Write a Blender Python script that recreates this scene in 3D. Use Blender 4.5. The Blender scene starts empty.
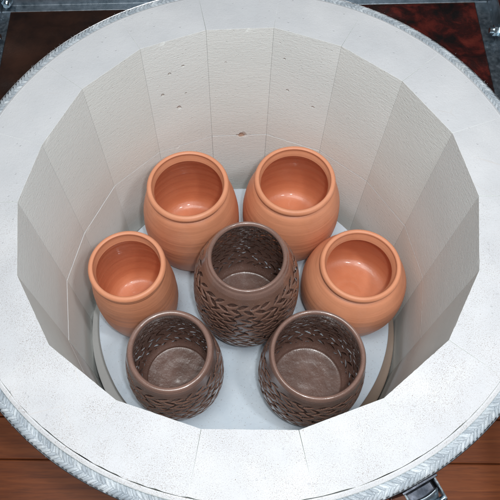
import bpy, bmesh, math, random
import numpy as np
from mathutils import Vector, noise
random.seed(7); rng = np.random.default_rng(7)
S = bpy.context.scene; COL = S.collection
PI = math.pi

# ---------------------------------------------------------------- camera
cam = bpy.data.cameras.new('camera'); camo = bpy.data.objects.new('camera', cam); COL.objects.link(camo)
cam.sensor_width = 36; cam.lens = 43.546; cam.shift_x = .0795; cam.shift_y = .0664
cam.clip_start = .01; cam.clip_end = 50
camo.rotation_euler = (0.417201, 0.039091, 0.014601); camo.location = (-0.010357, -0.374914, 0.606862)
S.camera = camo
# ---------------------------------------------------------------- world, lamps, exposure
w = bpy.data.worlds.new('World'); S.world = w; w.use_nodes = True
w.node_tree.nodes['Background'].inputs[0].default_value = (.80, .88, 1, 1)
w.node_tree.nodes['Background'].inputs[1].default_value = .07
def lamp(name, loc, target, size, size_y, power, col):
    l = bpy.data.lights.new(name, 'AREA'); l.shape = 'RECTANGLE'; l.size = size; l.size_y = size_y
    l.energy = power; l.color = col
    o = bpy.data.objects.new(name, l); COL.objects.link(o); o.location = loc
    o.rotation_euler = (Vector(target) - Vector(loc)).to_track_quat('-Z', 'Y').to_euler()
    return o
lamp('room_lamp', (.34, -.30, .86), (0, 0, -.2), .07, .12, 3.0, (.97, .99, 1))
lamp('flash_lamp', (.045, -.365, .640), (0, .0, -.2), .035, .035, 2.7, (.97, .98, 1))
lamp('overhead_fill', (-.15, -.25, 1.75), (0, .05, -.2), .75, .75, 18, (.98, 1, .98))  # large soft fill added overhead to lift the darker kiln walls
S.view_settings.view_transform = 'Standard'; S.view_settings.look = 'None'
S.view_settings.exposure = .12; S.view_settings.gamma = 1

# ---------------------------------------------------------------- helpers
def prop(o, label=None, cat=None, group=None, kind=None):
    for k, v in (('label', label), ('category', cat), ('group', group), ('kind', kind)):
        if v: o[k] = v
    return o
def thing(name, loc, label, cat, group=None):
    o = bpy.data.objects.new(name, None); COL.objects.link(o); o.location = loc
    o.empty_display_size = .05
    return prop(o, label, cat, group)
def mesh_obj(name, verts, faces, mats, parent=None, smooth=False, mi=None):
    me = bpy.data.meshes.new(name); me.from_pydata([tuple(v) for v in verts], [], faces)
    if not isinstance(mats, (list, tuple)): mats = [mats]
    for m in mats: me.materials.append(m)
    if mi is not None: me.polygons.foreach_set('material_index', mi)
    if smooth: me.polygons.foreach_set('use_smooth', [True]*len(me.polygons))
    me.update()
    o = bpy.data.objects.new(name, me); COL.objects.link(o)
    if parent: o.parent = parent
    return o
def bm_obj(name, bm, mats, parent=None, smooth=False):
    bmesh.ops.recalc_face_normals(bm, faces=bm.faces)
    me = bpy.data.meshes.new(name); bm.to_mesh(me); bm.free()
    if not isinstance(mats, (list, tuple)): mats = [mats]
    for m in mats: me.materials.append(m)
    if smooth:
        for p in me.polygons: p.use_smooth = True
        me.set_sharp_from_angle(angle=math.radians(38))
    o = bpy.data.objects.new(name, me); COL.objects.link(o)
    if parent: o.parent = parent
    return o
def add_box(bm, c, s, rot=None, bev=0):
    r = bmesh.ops.create_cube(bm, size=1); vs = r['verts']
    for v in vs:
        v.co = Vector((v.co.x*s[0], v.co.y*s[1], v.co.z*s[2]))
    if bev:
        es = list({e for v in vs for e in v.link_edges})
        rr = bmesh.ops.bevel(bm, geom=es, offset=bev, segments=2, affect='EDGES', profile=.5)
        vs = list({v for f in rr['faces'] for v in f.verts} | {v for v in vs if v.is_valid})
    for v in vs:
        if rot is not None: v.co = rot @ v.co
        v.co += Vector(c)
def add_tube(bm, pts, r, n=8, cap=True):
    pts = [Vector(p) for p in pts]; rings = []
    up = None
    for i, p in enumerate(pts):
        t = (pts[min(i+1, len(pts)-1)] - pts[max(i-1, 0)]).normalized()
        if up is None: up = t.orthogonal().normalized()
        else: up = (up - t*up.dot(t)).normalized()
        s = t.cross(up); rad = r[i] if isinstance(r, (list, tuple)) else r
        rings.append([bm.verts.new(p + up*math.cos(2*PI*k/n)*rad + s*math.sin(2*PI*k/n)*rad) for k in range(n)])
    for a, b in zip(rings, rings[1:]):
        for k in range(n): bm.faces.new((a[k], a[(k+1) % n], b[(k+1) % n], b[k]))
    if cap: bm.faces.new(rings[0][::-1]); bm.faces.new(rings[-1])

# node helper
class M:
    def __init__(s, name):
        s.m = bpy.data.materials.new(name); s.m.use_nodes = True; s.t = s.m.node_tree
        s.b = s.t.nodes['Principled BSDF']; s._c = None
    def n(s, typ, **kw):
        nd = s.t.nodes.new(typ); ins = kw.pop('ins', {})
        for k, v in kw.items(): setattr(nd, k, v)
        for k, v in ins.items(): s.put(nd.inputs[k], v)
        return nd
    def put(s, sock, v):
        if isinstance(v, bpy.types.NodeSocket): s.t.links.new(v, sock)
        elif isinstance(v, bpy.types.Node): s.t.links.new(v.outputs[0], sock)
        else:
            if isinstance(v, tuple) and len(v) == 3 and sock.type == 'RGBA': v = (*v, 1)
            sock.default_value = v
    def co(s, scale=(1, 1, 1), which='Object'):
        if s._c is None: s._c = s.n('ShaderNodeTexCoord')
        return s.n('ShaderNodeMapping', ins={'Vector': s._c.outputs[which], 'Scale': scale}).outputs[0]
    def noise(s, vec, scale, detail=4, rough=.5, dist=0):
        return s.n('ShaderNodeTexNoise', ins={'Vector': vec, 'Scale': scale, 'Detail': detail, 'Roughness': rough, 'Distortion': dist}).outputs[0]
    def vor(s, vec, scale, out='Distance', **kw):
        return s.n('ShaderNodeTexVoronoi', ins={'Vector': vec, 'Scale': scale}, **kw).outputs[out]
    def ramp(s, fac, stops, interp='LINEAR'):
        r = s.n('ShaderNodeValToRGB', ins={'Fac': fac}); e = r.color_ramp.elements; r.color_ramp.interpolation = interp
        while len(e) < len(stops): e.new(.5)
        for i, (p, c) in enumerate(stops):
            e[i].position = p; e[i].color = (*c, 1) if isinstance(c, tuple) else (c, c, c, 1)
        return r.outputs[0]
    def math(s, op, a, b=0, clamp=False):
        return s.n('ShaderNodeMath', operation=op, use_clamp=clamp, ins={0: a, 1: b}).outputs[0]
    def mix(s, f, a, b, mode='MIX'):
        nd = s.n('ShaderNodeMix', data_type='RGBA', blend_type=mode)
        s.put(nd.inputs[0], f); s.put(nd.inputs[6], a); s.put(nd.inputs[7], b); return nd.outputs[2]
    def bump(s, h, strength, dist, prev=None):
        nd = s.n('ShaderNodeBump', ins={'Height': h, 'Strength': strength, 'Distance': dist})
        if prev is not None: s.put(nd.inputs['Normal'], prev)
        return nd.outputs[0]
    def set(s, **kw):
        for k, v in kw.items(): s.put(s.b.inputs[k.replace('_', ' ')], v)
        return s.m

def mat_brick(name, pits=()):
    m = M(name); c = m.co()
    geo = m.n('ShaderNodeNewGeometry'); nz = m.n('ShaderNodeSeparateXYZ', ins={0: geo.outputs['True Normal']}).outputs[2]
    top = m.ramp(nz, [(.80, 0.), (.93, 1.)])
    rnd = m.n('ShaderNodeObjectInfo').outputs['Random']
    # speckled kiln-washed top
    blot = m.noise(c, 16, 4)
    n1 = m.noise(c, 900, 2, .6)
    sp = m.math('MAXIMUM', m.ramp(n1, [(.60, 0.), (.66, 1.)]), m.ramp(m.noise(c, 1500, 2), [(.56, 0.), (.64, .75)]))
    dens = m.ramp(m.noise(c, 34, 3), [(.34, .35), (.56, 1.)])
    big = m.ramp(m.vor(c, 210), [(.08, 1.), (.14, 0.)])
    bigm = m.ramp(m.noise(m.co((1, 1.3, 1)), 260, 2), [(.56, 0.), (.62, 1.)])
    big = m.math('MULTIPLY', big, bigm)
    yy = m.n('ShaderNodeSeparateXYZ', ins={0: c}).outputs[1]
    front = m.ramp(m.math('ADD', m.math('MULTIPLY', yy, 1.4), .5), [(.25, 1.), (.62, .25)])
    specks = m.math('MULTIPLY', m.math('MAXIMUM', m.math('MULTIPLY', sp, dens), big), front)
    topc = m.ramp(blot, [(.3, (.545, .56, .585)), (.7, (.64, .65, .67))])
    topc = m.mix(m.math('MULTIPLY', rnd, .35), topc, (.58, .60, .63))
    topc = m.mix(m.math('MULTIPLY', specks, .85), topc, (.27, .22, .19))
    hair = m.ramp(m.vor(m.co((1, 1, 1)), 17, feature='DISTANCE_TO_EDGE'), [(.0, 1.), (.012, 0.)])
    hair = m.math('MULTIPLY', hair, m.ramp(m.noise(c, 9, 2), [(.56, 0.), (.66, .35)]))
    topc = m.mix(hair, topc, (.55, .47, .40))
    # cream inner faces
    st = m.ramp(m.noise(m.co((1, 1, 2.2)), 9, 4), [(.3, (.83, .865, .855)), (.7, (.885, .915, .905))])
    st = m.mix(m.math('MULTIPLY', rnd, .35), st, (.83, .85, .80))
    fl = m.ramp(m.vor(c, 75), [(.05, 1.), (.085, 0.)])
    fl = m.math('MULTIPLY', fl, m.ramp(m.noise(c, 40, 1), [(.49, 0.), (.56, 1.)]))
    st = m.mix(fl, st, (.86, .85, .83))
    col = m.mix(top, st, topc)
    # bumps
    h1 = m.noise(m.co((1, 1, 4.5)), 110, 5, .6, .15)
    h1b = m.noise(c, 420, 3, .6)
    pore = m.ramp(m.vor(m.co((1, 1, 1.6)), 130), [(.08, 0.), (.17, 1.)])
    porem = m.ramp(m.noise(c, 60, 2), [(.50, 0.), (.58, 1.)])
    pore = m.math('SUBTRACT', 1, m.math('MULTIPLY', m.math('SUBTRACT', 1, pore), porem))
    nrm = m.bump(h1, .42, .0012)
    nrm = m.bump(h1b, .35, .0008, nrm)
    nrm = m.bump(pore, .6, .0010, nrm)
    if pits:
        wob = m.noise(c, 160, 2)
        for (x, y, z, r, brown) in pits:
            d = m.n('ShaderNodeVectorMath', operation='DISTANCE', ins={0: c, 1: (x, y, z)}).outputs['Value']
            d = m.math('ADD', m.math('DIVIDE', d, r), m.math('MULTIPLY', m.math('SUBTRACT', wob, .5), 1.4))
            p = m.ramp(d, [(.55, 0.), (1., 1.)])
            nrm = m.bump(p, .8, .0022, nrm)
            col = m.mix(m.math('MULTIPLY', m.math('SUBTRACT', 1, p), .8), col, (.52, .30, .19) if brown else (.80, .78, .74))
    return m.set(Base_Color=col, Roughness=.93, Normal=nrm, Specular_IOR_Level=.25)

def mat_clay(name, base, dark, rough, ring_amp, gloss_noise=0, coat=0, speck=0):
    m = M(name); c = m.co()
    z = m.n('ShaderNodeSeparateXYZ', ins={0: c}).outputs[2]
    n = m.noise(c, 22, 5, .55)
    ringn = m.noise(m.co((8, 8, 150)), 1, 3, .5)
    col = m.ramp(n, [(.3, dark), (.72, base)])
    chalk = m.ramp(m.noise(c, 11, 6, .65, .6), [(.52, 0.), (.70, .22)])
    col = m.mix(chalk, col, tuple(min(.9, x*.75+.22*max(base)) for x in base))
    col = m.mix(m.math('MULTIPLY', m.ramp(ringn, [(.42, 0.), (.62, 1.)]), .13), col, tuple(x*.80 for x in base))
    if speck:
        sp = m.ramp(m.noise(c, 900, 2), [(.64, 0.), (.70, 1.)])
        col = m.mix(m.math('MULTIPLY', sp, speck), col, (.5, .45, .42))
    h = m.noise(c, 420, 3, .6)
    nrm = m.bump(ringn, 1, ring_amp)
    nrm = m.bump(h, .25, .0004, nrm)
    if gloss_noise:
        nrm = m.bump(m.noise(c, 130, 2), .5, gloss_noise, nrm)
    rg = m.ramp(m.noise(c, 35, 3), [(.35, max(.02, rough-.07)), (.7, rough+.07)])
    return m.set(Base_Color=col, Roughness=rg, Normal=nrm, Coat_Weight=coat, Coat_Roughness=.09)

def mat_metal(name, c0, c1, rough):
    m = M(name); c = m.co(); n = m.noise(c, 60, 5, .65)
    col = m.ramp(n, [(.35, c0), (.65, c1)])
    rg = m.ramp(m.noise(c, 140, 3), [(.3, rough-.08), (.7, rough+.12)])
    return m.set(Base_Color=col, Metallic=1., Roughness=rg, Normal=m.bump(m.noise(c, 500, 2), .15, .0004))

def mat_wood(name):
    m = M(name); at = m.n('ShaderNodeAttribute', attribute_name='board').outputs['Fac']
    cv = m.n('ShaderNodeCombineXYZ', ins={0: at, 1: at, 2: at}).outputs[0]
    p = m.n('ShaderNodeVectorMath', operation='MULTIPLY_ADD', ins={0: cv, 1: (13., 7., 3.), 2: m.co((1.6, 22, 22))}).outputs[0]
    g = m.noise(p, 3, 6, .62, .6); g2 = m.noise(p, 14, 4, .6)
    col = m.ramp(g, [(.28, (.19, .044, .012)), (.5, (.34, .088, .023)), (.72, (.45, .13, .037))])
    col = m.mix(m.math('MULTIPLY', m.ramp(g2, [(.5, 0.), (.66, 1.)]), .35), col, (.10, .03, .012))
    col = m.mix(m.math('MULTIPLY', at, .35), col, (.18, .05, .02))
    return m.set(Base_Color=col, Roughness=.48, Normal=m.bump(g2, .25, .0008))

def mat_simple(name, c0, c1, scale, rough, bump=.0005, bs=300, **kw):
    m = M(name); c = m.co()
    col = m.ramp(m.noise(c, scale, 5, .6), [(.32, c0), (.68, c1)])
    return m.set(Base_Color=col, Roughness=rough, Normal=m.bump(m.noise(c, bs, 3), .6, bump), **kw)

CREAM = mat_brick('firebrick')
MORTAR = mat_simple('mortar', (.50, .45, .38), (.70, .66, .60), 60, .95)
ROPE = M('glass_fibre_rope'); c = ROPE.co()
rp = ROPE.ramp(ROPE.noise(c, 55, 5, .6), [(.30, (.36, .42, .47)), (.68, (.70, .75, .79))])
rp = ROPE.mix(ROPE.ramp(ROPE.noise(c, 17, 3), [(.5, 0.), (.75, .5)]), rp, (.42, .40, .37))
tn = ROPE.n('ShaderNodeAttribute', attribute_name='tone').outputs['Fac']
rp = ROPE.mix(ROPE.math('MULTIPLY', tn, .75), rp, (.27, .32, .37))
ROPE = ROPE.set(Base_Color=rp, Roughness=.36, Normal=ROPE.bump(ROPE.noise(c, 1100, 3), .9, .0009), Sheen_Weight=.3)
JACKET = mat_metal('stainless_jacket', (.50, .51, .53), (.62, .63, .64), .28)
STEEL = mat_metal('zinc_steel', (.25, .30, .34), (.42, .47, .52), .42)
BRIGHT = mat_metal('bright_zinc', (.55, .68, .75), (.75, .85, .90), .20)
DARKM = mat_metal('dark_steel', (.03, .035, .045), (.08, .085, .10), .42)
WOOD = mat_wood('floor_boards')
TERRA = mat_clay('terracotta_outside', (.74, .315, .175), (.64, .258, .138), .50, .0006)
TERRAIN = mat_clay('terracotta_inside', (.72, .262, .130), (.63, .208, .098), .42, .0008, .0005, .22)
BROWN = mat_clay('brown_clay_outside', (.215, .118, .088), (.135, .073, .054), .27, .0003, .0004, .35, .3)
BROWNFLOOR = mat_clay('brown_clay_floor', (.165, .088, .070), (.100, .054, .043), .50, .0003, .0012, .30, .4)
BROWNRIM = mat_clay('brown_clay_rim', (.255, .150, .120), (.185, .108, .086), .27, .0003, .0004, .5, .3)
BROWNIN = mat_clay('brown_clay_inside', (.175, .096, .074), (.110, .060, .046), .30, .0003, .0010, .30, .4)

# ---------------------------------------------------------------- setting: floor of boards
FZ = -.60
vs, fs, bid = [], [], []
y = -1.72; k = 0
while y < 3.4:
    bw = .0835; x = -2.6 - random.random()*1.2
    while x < 2.6:
        L = 1.1 + random.random()*1.3; r = random.random()
        x0, x1, y0, y1 = x+.0006, x+L-.0006, y+.0011, y+bw-.0011; b = .0014; i = len(vs)
        zt = FZ + random.uniform(-.0003, .0003)
        vs += [(x0+b, y0+b, zt), (x1-b, y0+b, zt), (x1-b, y1-b, zt), (x0+b, y1-b, zt), (x0, y0, zt-b), (x1, y0, zt-b), (x1, y1, zt-b), (x0, y1, zt-b),
               (x0, y0, zt-.012), (x1, y0, zt-.012), (x1, y1, zt-.012), (x0, y1, zt-.012)]
        f = [(0, 1, 2, 3)]
        for a in range(4):
            c = (a+1) % 4; f += [(4+a, 4+c, c, a), (8+a, 8+c, 4+c, 4+a)]
        fs += [tuple(q+i for q in t) for t in f]; bid += [r]*len(f)
        x += L
    y += bw
i = len(vs); vs += [(-4.5, -1.8, FZ-.013), (4.5, -1.8, FZ-.013), (4.5, 3.6, FZ-.013), (-4.5, 3.6, FZ-.013)]; fs.append((i, i+1, i+2, i+3)); bid.append(0)
floor = mesh_obj('floor', vs, fs, WOOD); prop(floor, kind='structure')
at = floor.data.attributes.new('board', 'FLOAT', 'FACE'); at.data.foreach_set('value', bid)

# ---------------------------------------------------------------- kiln
V = [(-0.0492, 0.2675), (0.0422, 0.2696), (0.1297, 0.2345), (0.2021, 0.1739), (0.2527, 0.092), (0.2697, 0.0027), (0.255, -0.0912), (0.2109, -0.1712), (0.138, -0.2324), (0.0519, -0.2647), (-0.0449, -0.2644), (-0.1322, -0.2359), (-0.2085, -0.1774), (-0.2549, -0.0955), (-0.2682, -0.0002), (-0.2494, 0.0817), (-0.2082, 0.1693), (-0.1368, 0.2358)]
kiln = thing('kiln', (0, 0, FZ), 'round open kiln lined with white fire bricks, braided rope seal round its rim', 'kiln')
def K(v): return v[0], v[1], v[2]-FZ       # world -> kiln local
RO = .3335; ZS = -.2283; ZB = -.47
def brick(a, b, z0, z1, gap, mat, tilt=0, coat=True):
    a = Vector(a); b = Vector(b); t = (b-a).normalized()
    n_in, n_out = 26, 14
    ta, tb = math.atan2(a.y, a.x), math.atan2(b.y, b.x)
    if tb > ta: tb -= 2*PI
    P = [a + t*gap + (b-a-t*2*gap)*(i/n_in) for i in range(n_in+1)]
    Q = []
    for i in range(n_out+1):
        th = tb + (ta-tb)*i/n_out; g = gap*.12/RO
        th = min(max(th, tb+g), ta-g)
        Q.append(Vector((math.cos(th), math.sin(th)))*(RO + .0011*noise.noise((th*22, z1*9, 1)) + (.0009*noise.noise((th*90, 3, 1)))))
    nin = len(P); poly = P + Q; n = len(poly)
    cen = sum(poly, Vector((0, 0)))/n
    def inset(d):
        out = []
        for i, p in enumerate(poly):
            e1 = (p - poly[i-1]); e2 = (poly[(i+1) % n] - p)
            n1 = Vector((-e1.y, e1.x)).normalized(); n2 = Vector((-e2.y, e2.x)).normalized()
            if n1.dot(cen-p) < 0: n1 = -n1
            if n2.dot(cen-p) < 0: n2 = -n2
            m = n1+n2; m = m / max(.3, m.length_squared/2) * .5 * 2 if m.length > 0 else n1
            out.append(p + m/m.length*d*min(1.5, 2/m.length) if m.length else p)
        return out
    bv = .0010 if coat else (.0004 if a[0] < .05 else .00015)
    levels = [(z0, bv, 0), (z0+bv, 0, 0), (z0+.006, 0, 0), (z1-.006, 0, 0), (z1-bv, 0, 1), (z1, bv*1.15, 1)]
    if coat: levels[-2:] = [(z1-.0001, 0, 1), (z1, .0001, 1)]
    vs = []; fs = []
    for li, (z, d, j) in enumerate(levels):
        for i, p in enumerate(inset(d)):
            q = p.copy()
            if j:
                ch = noise.noise((p.x*260, p.y*260, 5)); c2 = noise.noise((p.x*60, p.y*60, 9))
                amt = .00035*ch + (max(0, c2-.42)*.006 if i < nin else 0)
                q += (cen-q).normalized()*amt
            zz = z + (tilt*(q.length-.3) if li >= 4 else 0)
            vs.append(K((q.x, q.y, zz)))
    L = len(levels)
    for l in range(L-1):
        for i in range(n):
            j = (i+1) % n; fs.append((l*n+i, l*n+j, (l+1)*n+j, (l+1)*n+i))
    fs.append(tuple(range(n))[::-1]); fs.append(tuple((L-1)*n+i for i in range(n)))
    # orientation check
    o = mesh_obj('fire_brick', vs, fs, mat, kiln)
    bm = bmesh.new(); bm.from_mesh(o.data); bmesh.ops.recalc_face_normals(bm, faces=bm.faces); bm.to_mesh(o.data); bm.free()
    return o
def onwall(i, u, z):     # point on inner face of panel i (V[i]..V[i+1]) at fraction u, height z, in kiln-local space
    a, b = V[i % 18], V[(i+1) % 18]
    return K((a[0]+(b[0]-a[0])*u, a[1]+(b[1]-a[1])*u, z))
PIT17 = mat_brick('firebrick_pitted', [(*onwall(17, .38, -.060), .0026, 0), (*onwall(17, .60, -.052), .0024, 0), (*onwall(17, .22, -.098), .0028, 0), (*onwall(17, .47, -.135), .0042, 0), (*onwall(17, .60, -.108), .0018, 0)])
PIT0 = mat_brick('firebrick_chipped', [(*onwall(0, .55, -.2275), .0075, 1), (*onwall(0, .28, -.06), .0016, 0)])
PITR = mat_brick('firebrick_marked', [(*onwall(1, .3, -.11), .0022, 0), (*onwall(1, .75, -.13), .0024, 0), (*onwall(1, .2, -.05), .0018, 0)])
rs = random.Random(3)
wide = {14: .0007, 15: .0004, 9: .0006}
for i in range(18):
    a, b = V[i], V[(i+1) % 18]
    g = .00015 + (.00012 if i in (9, 14, 6) else 0)
    mt = {17: PIT17, 0: PIT0, 1: PITR}.get(i, CREAM)
    brick(a, b, ZS+.0002, 0 + rs.uniform(-.00015, .00015), g, mt, rs.uniform(-.003, .003))
    # lower course a hair off the upper one, as laid bricks are
    s = 1 + rs.uniform(-.0003, .0009) - (.0024 if i in (13, 14, 15) else 0)
    brick((a[0]*s, a[1]*s), (b[0]*s, b[1]*s), ZB, ZS-.0002, .0002, {0: PIT0}.get(i, CREAM), coat=False)
def ring_mesh(name, prof, mat, parent, n=180, closed=True, local=True, smooth=True):
    vs, fs = [], []; m = len(prof)
    for k in range(n):
        c, s = math.cos(2*PI*k/n), math.sin(2*PI*k/n)
        for r, z in prof: vs.append((r*c, r*s, z-(FZ if local else 0)))
    for k in range(n):
        k2 = (k+1) % n
        for j in range(m if closed else m-1):
            j2 = (j+1) % m; fs.append((k*m+j, k*m+j2, k2*m+j2, k2*m+j))
    o = mesh_obj(name, vs, fs, mat, parent)
    bm = bmesh.new(); bm.from_mesh(o.data); bmesh.ops.recalc_face_normals(bm, faces=bm.faces); bm.to_mesh(o.data); bm.free()
    if smooth:
        for p in o.data.polygons: p.use_smooth = True
        o.data.set_sharp_from_angle(angle=math.radians(35))
    return o
ring_mesh('cement_band', [(.3342, -.40), (.3395, -.40), (.3395, -.0040), (.3388, -.0026), (.3358, -.0014), (.3342, -.0018)], CREAM, kiln, 240)
ring_mesh('jacket', [(.3400, -.49), (.3534, -.49), (.3536, -.0065), (.3530, -.0058), (.3524, -.0065), (.3522, -.06), (.3400, -.06)], JACKET, kiln, 240)
# kiln floor slab
def disc(name, r, z0, z1, mat, parent, bev, n=120, cen=(0, 0), loc=True, jitter=0):
    prof = [(r-bev, z0), (r, z0+bev), (r, z1-bev), (r-bev*.3, z1-bev*.3), (r-bev, z1)]
    vs, fs = [], []; m = len(prof); dz = -FZ if loc else 0
    for k in range(n):
        c, s = math.cos(2*PI*k/n), math.sin(2*PI*k/n)
        jj = jitter*noise.noise((c*6, s*6, 2))
        for rr, z in prof: vs.append((cen[0]+(rr+jj)*c, cen[1]+(rr+jj)*s, z+dz))
    for k in range(n):
        k2 = (k+1) % n
        for j in range(m-1): fs.append((k*m+j, k2*m+j, k2*m+j+1, k*m+j+1))
    fs.append(tuple(k*m for k in range(n))[::-1]); fs.append(tuple(k*m+m-1 for k in range(n)))
    return mesh_obj(name, vs, fs, mat, parent)
FB = M('kiln_floor_slab'); c = FB.co(); xx = FB.n('ShaderNodeSeparateXYZ', ins={0: c}).outputs[0]
fb = FB.math('ADD', FB.math('MULTIPLY', xx, 2.2), FB.noise(c, 12, 4))
FB = FB.set(Base_Color=FB.ramp(fb, [(.3, (.54, .54, .53)), (.95, (.33, .25, .20))]), Roughness=.95, Normal=FB.bump(FB.noise(c, 200, 3), .6, .001))
FLOORB = mat_simple('kiln_floor_brick', (.15, .075, .045), (.24, .14, .09), 25, .95)
disc('floor_slab', .2655, -.470, -.398, FB, kiln, .002)
for k in range(4):
    th = PI/4 + k*PI/2; bm = bmesh.new()
    x, y = .28*math.cos(th), .28*math.sin(th)
    add_box(bm, K((x, y, (FZ-.472)/2)), (.035, .035, (-.472-FZ)), bev=.002)
    bm_obj('leg', bm, DARKM, kiln)

# braided rope seal: herringbone of plump stitches over a core, plus loose fibres
def rope():
    bm = bmesh.new()
    base = bmesh.new(); bmesh.ops.create_icosphere(base, subdivisions=2, radius=1)
    bv = np.array([v.co[:] for v in base.verts]); bf = [tuple(v.index for v in f.verts) for f in base.faces]; base.free(); bm.free()
    vs = []; fs = []; cnt = 0
    # core
    n = 300; prof = [(math.cos(t)*.0066, math.sin(t)*.0036) for t in np.linspace(0, 2*PI, 9)[:-1]]
    R0, Z0 = .3456, -.0078; m = 8
    core = []
    for k in range(n):
        c, s = math.cos(2*PI*k/n), math.sin(2*PI*k/n)
        core += [((R0+a)*c, (R0+a)*s, Z0-.0012+b-FZ) for a, b in prof]
    for k in range(n):
        for j in range(m): fs.append((k*m+j, k*m+(j+1) % m, ((k+1) % n)*m+(j+1) % m, ((k+1) % n)*m+j))
    vs.append(np.array(core)); cnt = len(core)
    N = 385
    for k in range(N):
        for side in (-1, 1):
            th = 2*PI*(k + (.5 if side > 0 else 0))/N + rng.normal()*.0009
            lat = side*.0031 + rng.normal()*.00022
            wob = .0006*noise.noise((math.cos(th)*9, math.sin(th)*9, 0))
            ang = -side*(.72 + rng.normal()*.08)           # tilt of the stitch from tangential
            L, W, H = .0058*(1+rng.normal()*.06), .0019*(1+rng.normal()*.05), .0026*(1+rng.normal()*.06)
            P = bv*[L, W, H]
            P[:, 2] += -.10*(P[:, 0]/L)**2*H
            ca, sa = math.cos(ang), math.sin(ang)
            X = P[:, 0]*ca - P[:, 1]*sa; Y = P[:, 0]*sa + P[:, 1]*ca   # X tangential, Y radial
            r = R0 + wob + lat + Y
            t2 = th + X/R0
            z = Z0 + .0030 - abs(lat)*.22 - (np.abs(Y+lat)/.0075)**2*.0026 + P[:, 2]
            vs.append(np.stack([r*np.cos(t2), r*np.sin(t2), z-FZ], 1))
            fs += [tuple(q+cnt for q in f) for f in bf]; cnt += len(bv)
    vs = np.concatenate(vs)
    o = mesh_obj('rope_seal', vs, fs, ROPE, kiln, smooth=True)
    tone = [.3]*(n*m) + [x for x in rng.random(2*N).tolist() for _ in bf]
    at = o.data.attributes.new('tone', 'FLOAT', 'FACE'); at.data.foreach_set('value', tone)
    # loose fibres
    bm = bmesh.new()
    for k in range(3200):
        th = rng.uniform(0, 2*PI)
        p = Vector(((R0+rng.normal()*.004)*math.cos(th), (R0+rng.normal()*.004)*math.sin(th), Z0+.004-FZ))
        d = Vector((rng.normal(), rng.normal(), abs(rng.normal())*.7+.1)).normalized(); L = rng.uniform(.0008, .0022)
        q = p + d*L*.6; e = q + (d+Vector((rng.normal(), rng.normal(), rng.normal()))*.5).normalized()*L*.5
        add_tube(bm, [p, q, e], [.00010, .00008, .00004], 3, False)
    bm_obj('rope_fibres', bm, ROPE, o); bpy.data.objects['rope_fibres']['kind'] = 'stuff'
    return o
rope()

# draw latch on the jacket near the right front
def latch():
    th = math.atan2(-.3145, .169); e = Vector((math.cos(th), math.sin(th), 0)); t = Vector((-math.sin(th), math.cos(th), 0)); up = Vector((0, 0, 1))
    def W(a, r, z): return Vector(K(tuple(t*a + e*(.3536+r) + up*(z+.014))))
    from mathutils import Matrix
    rot = Matrix((t, e, up)).transposed()
    la = bpy.data.objects.new('latch', None); COL.objects.link(la); la.parent = kiln
    bm = bmesh.new(); add_box(bm, W(0, .0016, -.060), (.040, .0026, .060), rot, .0005); bm_obj('base_plate', bm, DARKM, la)
    bm = bmesh.new(); add_box(bm, W(0, .0105, -.062), (.030, .015, .040), rot, .002); bm_obj('housing', bm, DARKM, la)
    for s in (-1, 1):     # cheeks
        bm = bmesh.new(); pr = [(0.003, -.034), (.0245, -.038), (.030, -.046), (.028, -.060), (.003, -.075)]
        A = [bm.verts.new(W(s*.0165, r, z)) for r, z in pr]; B = [bm.verts.new(W(s*.0182, r, z)) for r, z in pr]
        bm.faces.new(A); bm.faces.new(B[::-1])
        for i in range(5): bm.faces.new((A[i], A[(i+1) % 5], B[(i+1) % 5], B[i]))
        bm_obj('side_plate', bm, BRIGHT, la)
    bm = bmesh.new()      # curved lever
    n = 10; rows = []
    for i in range(n+1):
        a = i/n; r = .012 + .018*math.sin(a*PI*.62); z = -.036 - a*.052
        rows.append([bm.verts.new(W(x, r+.0022*math.cos(x/.0145*PI/2), z)) for x in np.linspace(-.0145, .0145, 9)])
    for a, b in zip(rows, rows[1:]):
        for j in range(8): bm.faces.new((a[j], a[j+1], b[j+1], b[j]))
    o = bm_obj('lever', bm, STEEL, la, True); md = o.modifiers.new('s', 'SOLIDIFY'); md.thickness = .0016; md.offset = 0
    bm = bmesh.new(); add_tube(bm, [W(-.020, .024, -.047), W(.020, .024, -.047)], .0030, 14); bm_obj('pivot_pin', bm, BRIGHT, la, True)
    bm = bmesh.new(); add_tube(bm, [W(0, .018, -.052), W(.001, .030, -.058), W(.001, .040, -.075)], .0042, 12)
    bm_obj('threaded_rod', bm, BRIGHT, la, True)
    bm = bmesh.new()
    add_tube(bm, [W(-.012, .018, -.055), W(-.013, .032, -.043), W(-.009, .037, -.040), W(.009, .037, -.040), W(.013, .032, -.043), W(.012, .018, -.055)], .0017, 8)
    bm_obj('wire_loop', bm, BRIGHT, la, True)
latch()

# ---------------------------------------------------------------- shelf
SZ = -.3443
SHELF = M('shelf_wash'); c = SHELF.co()
sc = SHELF.ramp(SHELF.noise(c, 14, 5, .6), [(.3, (.50, .59, .68)), (.7, (.60, .67, .74))])
sc = SHELF.mix(SHELF.math('MULTIPLY', SHELF.ramp(SHELF.noise(c, 420, 2), [(.66, 0.), (.71, 1.)]), .5), sc, (.28, .25, .25))
SHELF = SHELF.set(Base_Color=sc, Roughness=.55, Normal=SHELF.bump(SHELF.noise(c, 160, 4), .5, .0006))
SEDGE = mat_simple('shelf_edge', (.16, .10, .07), (.26, .18, .13), 50, .9)
sh = disc('kiln_shelf', .2427, SZ-.016, SZ, SHELF, None, .0015, 160, (.0009, -.0051), loc=False, jitter=.0006)
sh.data.materials.append(SEDGE)
for p in sh.data.polygons:
    if p.normal.z < .5: p.material_index = 1
prop(sh, 'round pale blue-grey kiln shelf carrying the seven pots', 'kiln shelf')
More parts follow.
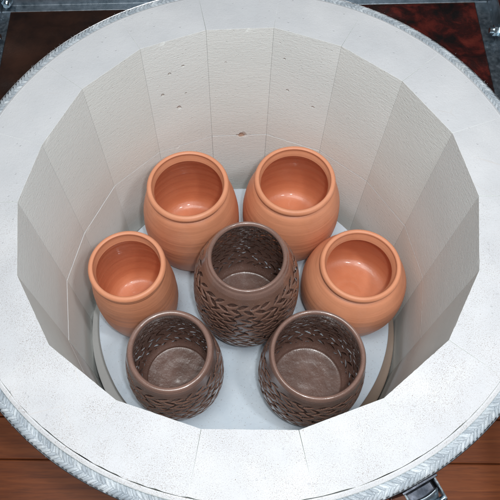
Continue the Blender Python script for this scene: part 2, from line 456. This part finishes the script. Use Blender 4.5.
for k in range(3):
    th = .5 + k*2*PI/3; bm = bmesh.new(); x, y = .17*math.cos(th), .17*math.sin(th)
    add_tube(bm, [(x, y, -.398), (x, y, SZ-.016)], .016, 6)
    prop(bm_obj('shelf_post', bm, FLOORB), 'short ceramic post under the kiln shelf, standing on the kiln floor', 'kiln post', 'posts under the kiln shelf')

# ---------------------------------------------------------------- pots
def smooth_prof(pts, n):
    """Catmull-Rom through (r,z) points."""
    P = [np.array(p, float) for p in pts]; P = [2*P[0]-P[1]] + P + [2*P[-1]-P[-2]]; out = []
    for i in range(1, len(P)-2):
        L = np.linalg.norm(P[i+1]-P[i]); k = max(2, int(L/n))
        for t in np.linspace(0, 1, k, endpoint=False):
            out.append(.5*((2*P[i]) + (P[i+1]-P[i-1])*t + (2*P[i-1]-5*P[i]+4*P[i+1]-P[i+2])*t**2 + (3*P[i]-P[i-1]-3*P[i+1]+P[i+2])*t**3))
    out.append(P[-2]); return np.array(out)
def lathe(name, prof, nseg, mats, parent, mi_fn=None, disp=None, caps=(False, False), cut=None, lim=.62):
    """prof: (m,2) r,z ; disp(theta grid, index grid) -> radial offset."""
    m = len(prof); th = np.linspace(0, 2*PI, nseg, endpoint=False)
    R = np.repeat(prof[None, :, 0], nseg, 0); Z = np.repeat(prof[None, :, 1], nseg, 0); T = np.repeat(th[:, None], m, 1); Z0 = Z
    if disp is not None:
        dR, dZ = disp(T, R, Z); R = R+dR; Z = Z+dZ
    vs = np.stack([R*np.cos(T), R*np.sin(T), Z], -1).reshape(-1, 3)
    K1 = np.arange(nseg)[:, None]*m; K2 = ((np.arange(nseg)+1) % nseg)[:, None]*m; J = np.arange(m-1)[None]
    F = np.stack([K1+J, K2+J, K2+J+1, K1+J+1], -1)
    if cut is not None:
        G = cut(T, Z0); Gf = (G + np.roll(G, -1, 0))[:, :-1] + (G + np.roll(G, -1, 0))[:, 1:]; F = F[Gf/4 < lim]
    fs = F.reshape(-1, 4).tolist()
    mi = None
    if mi_fn: mi = np.repeat(np.array([mi_fn(j) for j in range(m-1)])[None], nseg, 0).reshape(-1).tolist()
    for end, flag in ((0, caps[0]), (m-1, caps[1])):
        if flag:
            f = [k*m+end for k in range(nseg)]; fs.append(f if end else f[::-1])
            if mi is not None: mi.append(mi_fn(min(end, m-2)))
    return mesh_obj(name, vs, fs, mats, parent, True, mi)
def wobble(seed, amp):
    def f(T, R, Z):
        return amp*R*(np.cos(2*T+seed)*.6 + np.cos(3*T+seed*2.3)*.4*np.sin(Z*30+seed)), np.zeros_like(R)
    return f

def terracotta(loc, H, rr, R, label, seed, kind):
    """kind: shoulder roundness / neck depth variation"""
    neck, nz, shz = kind
    t = thing('terracotta_pot', (loc[0], loc[1], SZ), label, 'pot', 'plain terracotta pots in the kiln')
    t.rotation_euler.z = seed
    rn = rr*neck                       # neck radius
    outer = [(R*.70, 0), (R*.735, .0015), (R*.78, .03*H), (R*.85, .09*H), (R*.93, .18*H), (R*.985, .31*H), (R*1.0, .45*H), (R*.985, .58*H), (R*.93, shz*H), (rn+(R*.93-rn)*.38, (nz-.030)*H), (rn+.0006, nz*H)]
    o1 = smooth_prof(outer, .0035)
    th = .0062
    inner = [(rn-th*.95, nz*H), (rn+(R*.93-rn)*.30-th, (nz-.035)*H), (R*.93-th, (shz-.01)*H), (R*.985-th, .58*H), (R-th, .46*H), (R*.975-th, .34*H), (R*.90-th, .235*H), (R*.80-th, .195*H), (R*.62, .178*H), (R*.40, .170*H), (R*.2, .168*H), (.004, .170*H)]
    i1 = smooth_prof(inner, .0035)
    wf = wobble(seed, .006)
    n = 200
    # throwing rings: tiny real ridges
    rsd = np.random.default_rng(int(seed*10)); ph = rsd.uniform(0, 6, 3)
    def dw(T, Rr, Z):
        d, z = wf(T, Rr, Z)
        return d + .00008*np.sin(Z*520+T+ph[0]) + .00014*np.sin(Z*190-T+ph[1]), z
    def dwi(T, Rr, Z):
        d, z = wf(T, Rr, Z)
        return d + .00022*np.sin(Z*330+T+ph[2]), z + .0003*np.sin(Rr*420+T)*(Z < .17*H)
    lathe('body', o1, n, [TERRA], t, None, dw, (True, False))
    lathe('interior', i1, n, [TERRAIN], t, None, dwi, (False, True))
    # rolled rim, closed ring
    rim = [(rn-th*.95, nz*H), (rn-th*.80, nz*H+.0030), (rn-th*.55+ (rr-rn)*.25, H-.0052), (rr-.0078, H-.0018), (rr-.0052, H-.0001), (rr-.0024, H-.0010), (rr-.0004, H-.0040), (rr-.0002, H-.0070), (rr-.0016, H-.0098), (rn+.0022, min(H-.0120, nz*H+.004)), (rn+.0006, nz*H)]
    lathe('rim', smooth_prof(rim, .0010), n, [TERRA], t, None, wf)
    return t

def leaf_field(X, Y, sx, ch, n_around, y0, y1, knife=False):
    """separate leaf-shaped cuts in rows, leaning left and right by turns."""
    D = np.zeros_like(X); j0 = np.round(Y/ch)
    def h(i, j, k):
        v = np.sin(np.mod(i, n_around)*127.1 + j*311.7 + k*74.7)*43758.5453
        return v-np.floor(v)
    for dj in (-2, -1, 0, 1, 2):
        j = j0+dj; off = np.where(np.mod(j, 2) == 1, .5, 0.) + np.where(np.mod(j, 4) >= 2, .25, 0.)
        i0 = np.round(X/sx-off)
        for di in (-1, 0, 1):
            i = i0+di
            cx = (i+off)*sx + (h(i, j, 1)-.5)*.16*sx; cy = j*ch + (h(i, j, 2)-.5)*.28*ch
            ang = np.where(np.mod(j, 2) == 1, 1, -1)*(.46 + (h(i, j, 3)-.5)*.55)
            L = sx*(.48 + .14*h(i, j, 4)); ux, uy = np.cos(ang), np.sin(ang)
            a = (X-cx)*ux + (Y-cy)*uy; b = -(X-cx)*uy + (Y-cy)*ux
            b = b + (a/L)**2*.0012
            s_ = np.clip(np.abs(a)/L, 0, 1); wid = ch*(.34+.12*h(i, j, 5))*(1-s_**2)+1e-6
            if knife:                       # long slope from the upper edge, short wall at the lower edge
                tb = np.clip(b/wid, -1, 1); pr = np.where(tb > -.45, (1-tb)/1.45, (tb+1)/.55)
            else: pr = 1-np.clip(np.abs(b)/wid, 0, 1)
            D = np.maximum(D, pr**.8*(1-s_**2)**.35*(cy < y1)*(cy > y0))
    return D

def carved(loc, H, rr, R, label, seed, N, rows, rimw):
    t = thing('carved_pot', (loc[0], loc[1], SZ), label, 'pot', 'carved brown pots in the kiln')
    t.rotation_euler.z = seed
    top = .86
    outer = [(R*.70, 0), (R*.735, .0012), (R*.78, .03*H), (R*.85, .09*H), (R*.93, .18*H), (R*.985, .31*H), (R*1.0, .46*H), (R*.98, .61*H), (R*.93, .76*H), (R*.93+(rr-R*.93)*.50, .87*H), (R*.93+(rr-R*.93)*.74, .93*H)]
    o1 = smooth_prof(outer, .00065)
    rb, zb = o1[-1]
    th = rimw
    inner = [(rb-th, zb), (R*.93+(rr-R*.93)*.44-th, .86*H), (R*.93-th, .76*H), (R*.98-th, .61*H), (R-th, .46*H), (R*.97-th, .35*H), (R*.89-th, .245*H), (R*.79-th, .205*H), (R*.66, .190*H), (R*.40, .184*H), (R*.2, .182*H), (.004, .184*H)]
    i1 = smooth_prof(inner, .0009)
    wf = wobble(seed, .006)
    # noise warp
    def field(T, Z, knife=False):
        X = np.mod(T, 2*PI)*R + .0010*np.sin(Z*61+3*T+seed); Y = Z + .0012*np.sin(4*T+seed*3)
        ch = H*.90/rows
        return leaf_field(X, Y, 2*PI*R/N, ch, N, .008, .875*H, knife)
    def holes(T, Z): return field(T, Z)*(Z > .235*H)
    def dw(T, Rr, Z):
        d, z = wf(T, Rr, Z); g = field(T, Z)
        return d - np.minimum(g, .4)*.0042, z
    def dwi(T, Rr, Z):
        d, z = wf(T, Rr, Z); g = field(T, Z)
        m = np.clip((Z-.215*H)/.01, 0, 1)
        return d - .0010*np.minimum(g, .66)*m + .0002*np.sin(Z*500+T), z + .00010*np.sin(Rr*300+T)*(1-m)
    lathe('body', o1, 1100, [BROWN], t, None, dw, (True, False), field, .30)
    lathe('interior', i1, 760, [BROWNIN, BROWNFLOOR], t, lambda j: int(i1[j, 1] < .207*H), dwi, (False, True), holes)
    rim = [(rb-th, zb), (rr-th-.0002, H-.0050), (rr-th+.0006, H-.0016), (rr-th*.72, H-.0002), (rr-th*.35, H), (rr-.0010, H-.0014), (rr+.0002, H-.0045), (rr+(rb-rr)*.45, H-(H-zb)*.5), (rb, zb)]
    lathe('rim', smooth_prof(rim, .0010), 240, [BROWNRIM], t, None, wf)
    return t

terracotta((-.0818, .1275), .1851, .0623, .0775, 'tall plain terracotta pot at the back left, behind the smallest pot', 1.3, (.93, .915, .73))
terracotta((.0808, .1455), .1696, .0623, .0790, 'plain terracotta pot at the back right, behind the centre carved pot', 2.1, (.93, .91, .73))
terracotta((-.1655, -.0037), .1799, .0566, .0645, 'smallest plain terracotta pot, by the left wall of the kiln', 3.7, (.94, .90, .76))
terracotta((.1748, .0155), .1394, .0601, .0805, 'squat wide-shouldered terracotta pot by the right wall of the kiln', 5.2, (.90, .885, .71))
carved((.0058, -.0062), .2114, .0552, .0796, 'tallest carved brown pot, in the centre of the shelf ringed by the other pots', .4, 25, 20, .0062)
carved((-.0994, -.1275), .1717, .0587, .0718, 'carved brown pot at the front left, with a thick pale purplish rim', 2.9, 22, 16, .0078)
carved((.0990, -.1325), .1720, .0638, .0760, 'carved brown pot at the front right with the widest opening', 4.6, 23, 16, .0066)

# ---------------------------------------------------------------- steel frame behind the kiln
fr = thing('steel_frame', (0, 0, FZ), 'bolted galvanised steel angle frame standing behind and around the kiln', 'frame')
def angle_bar(name, p0, p1, inward, w, h, tk, mat):
    """L profile: vertical flange of height h (top at z), horizontal flange of width w at its foot."""
    p0 = Vector(p0); p1 = Vector(p1); d = (p1-p0).normalized(); iw = Vector(inward); bm = bmesh.new()
    sec = [(0, 0), (tk, 0), (tk, -h+tk), (w, -h+tk), (w, -h), (0, -h)]
    A = [bm.verts.new(Vector(K(p0 + iw*a + Vector((0, 0, b))))) for a, b in sec]; B = [bm.verts.new(Vector(K(p1 + iw*a + Vector((0, 0, b))))) for a, b in sec]
    bm.faces.new(A); bm.faces.new(B[::-1])
    for i in range(6): bm.faces.new((A[i], A[(i+1) % 6], B[(i+1) % 6], B[i]))
    bmesh.ops.bevel(bm, geom=list(bm.edges), offset=.0005, segments=1, affect='EDGES')
    return bm_obj(name, bm, mat, fr)
FZT = -.185
for s in (-1, 1): angle_bar('side_rail', (s*.454, -.52, FZT), (s*.454, 1.15, FZT), (-s, 0, 0), .020 if s < 0 else .025, .034, .0032, STEEL)
angle_bar('cross_rail', (-.4500, .569, FZT-.002), (.4500, .569, FZT-.002), (0, -1, 0), .019, .030, .003, STEEL)
angle_bar('cross_rail', (-.4500, -.517, FZT-.002), (.4500, -.517, FZT-.002), (0, 1, 0), .026, .030, .003, STEEL)
for s in (-1, 1):
    for yy in (-.50, 1.13):
        bm = bmesh.new(); add_box(bm, K((s*.468, yy, (FZ+FZT)/2)), (.024, .03, FZT-FZ), bev=.001); bm_obj('leg', bm, STEEL, fr)
def bolt(p, d):
    d = Vector(d).normalized(); p = Vector(K(p)); bm = bmesh.new()
    add_tube(bm, [p, p+d*.002], .0105, 20); add_tube(bm, [p+d*.002, p+d*.0035], .0088, 6); add_tube(bm, [p+d*.0035, p+d*.0105], .0092, 6); add_tube(bm, [p+d*.0105, p+d*.0165], .0048, 12)
    bm_obj('bolt', bm, BRIGHT, fr)
bolt((.4508, .464, FZT-.014), (-1, 0, 0)); bolt((-.4508, .472, FZT-.014), (1, 0, 0))
bolt((.438, .566, FZT-.012), (0, -1, 0)); bolt((-.438, .566, FZT-.016), (0, -1, 0))

# ---------------------------------------------------------------- red cloth and added dark sheet on the floor behind
def cloth_sheet(name, x0, x1, y0, y1, mat, seed, amp, label, cat):
    n = 90; vs = []; fs = []
    for j in range(n+1):
        for i in range(n+1):
            u, v = i/n, j/n; x = x0+(x1-x0)*u; y = y0+(y1-y0)*v
            x += .02*noise.noise((v*5, seed, 1)); y += .02*noise.noise((u*5, seed, 7))
            f = noise.noise((x*5+seed, y*9+x*3, seed)); g = noise.noise((x*14, y*17, seed+4))
            vs.append((x, y, FZ+.004+amp*(1-abs(f))**3*.9 + amp*.25*(g+1)))
    for j in range(n):
        for i in range(n): a = j*(n+1)+i; fs.append((a, a+1, a+n+2, a+n+1))
    o = mesh_obj(name, vs, fs, mat, smooth=True); md = o.modifiers.new('thick', 'SOLIDIFY'); md.thickness = .003; md.offset = 1
    return prop(o, label, cat)
RED = M('red_cloth'); c = RED.co()
rc = RED.ramp(RED.noise(c, 20, 5, .6, .3), [(.36, (.012, .006, .006)), (.50, (.07, .010, .008)), (.60, (.19, .024, .016)), (.74, (.30, .045, .028))])
RED = RED.set(Base_Color=rc, Roughness=.7, Normal=RED.bump(RED.noise(c, 260, 3), .7, .002))
FLOORSHADE = mat_simple('floor_shade', (.006, .003, .003), (.085, .033, .019), 8, .6, .001, 260)  # near-black brown puts the shade of the floor behind the kiln into colour
cloth_sheet('red_cloth', .18, 1.6, .44, 1.9, RED, 3.3, .022, 'dark red mottled cloth on the floor behind the kiln at the right', 'cloth')
cloth_sheet('floor_shade_sheet', -1.6, .12, .44, 1.9, FLOORSHADE, 8.1, .03, 'near-black brown sheet added to darken the floor behind the kiln at the left', 'cloth')
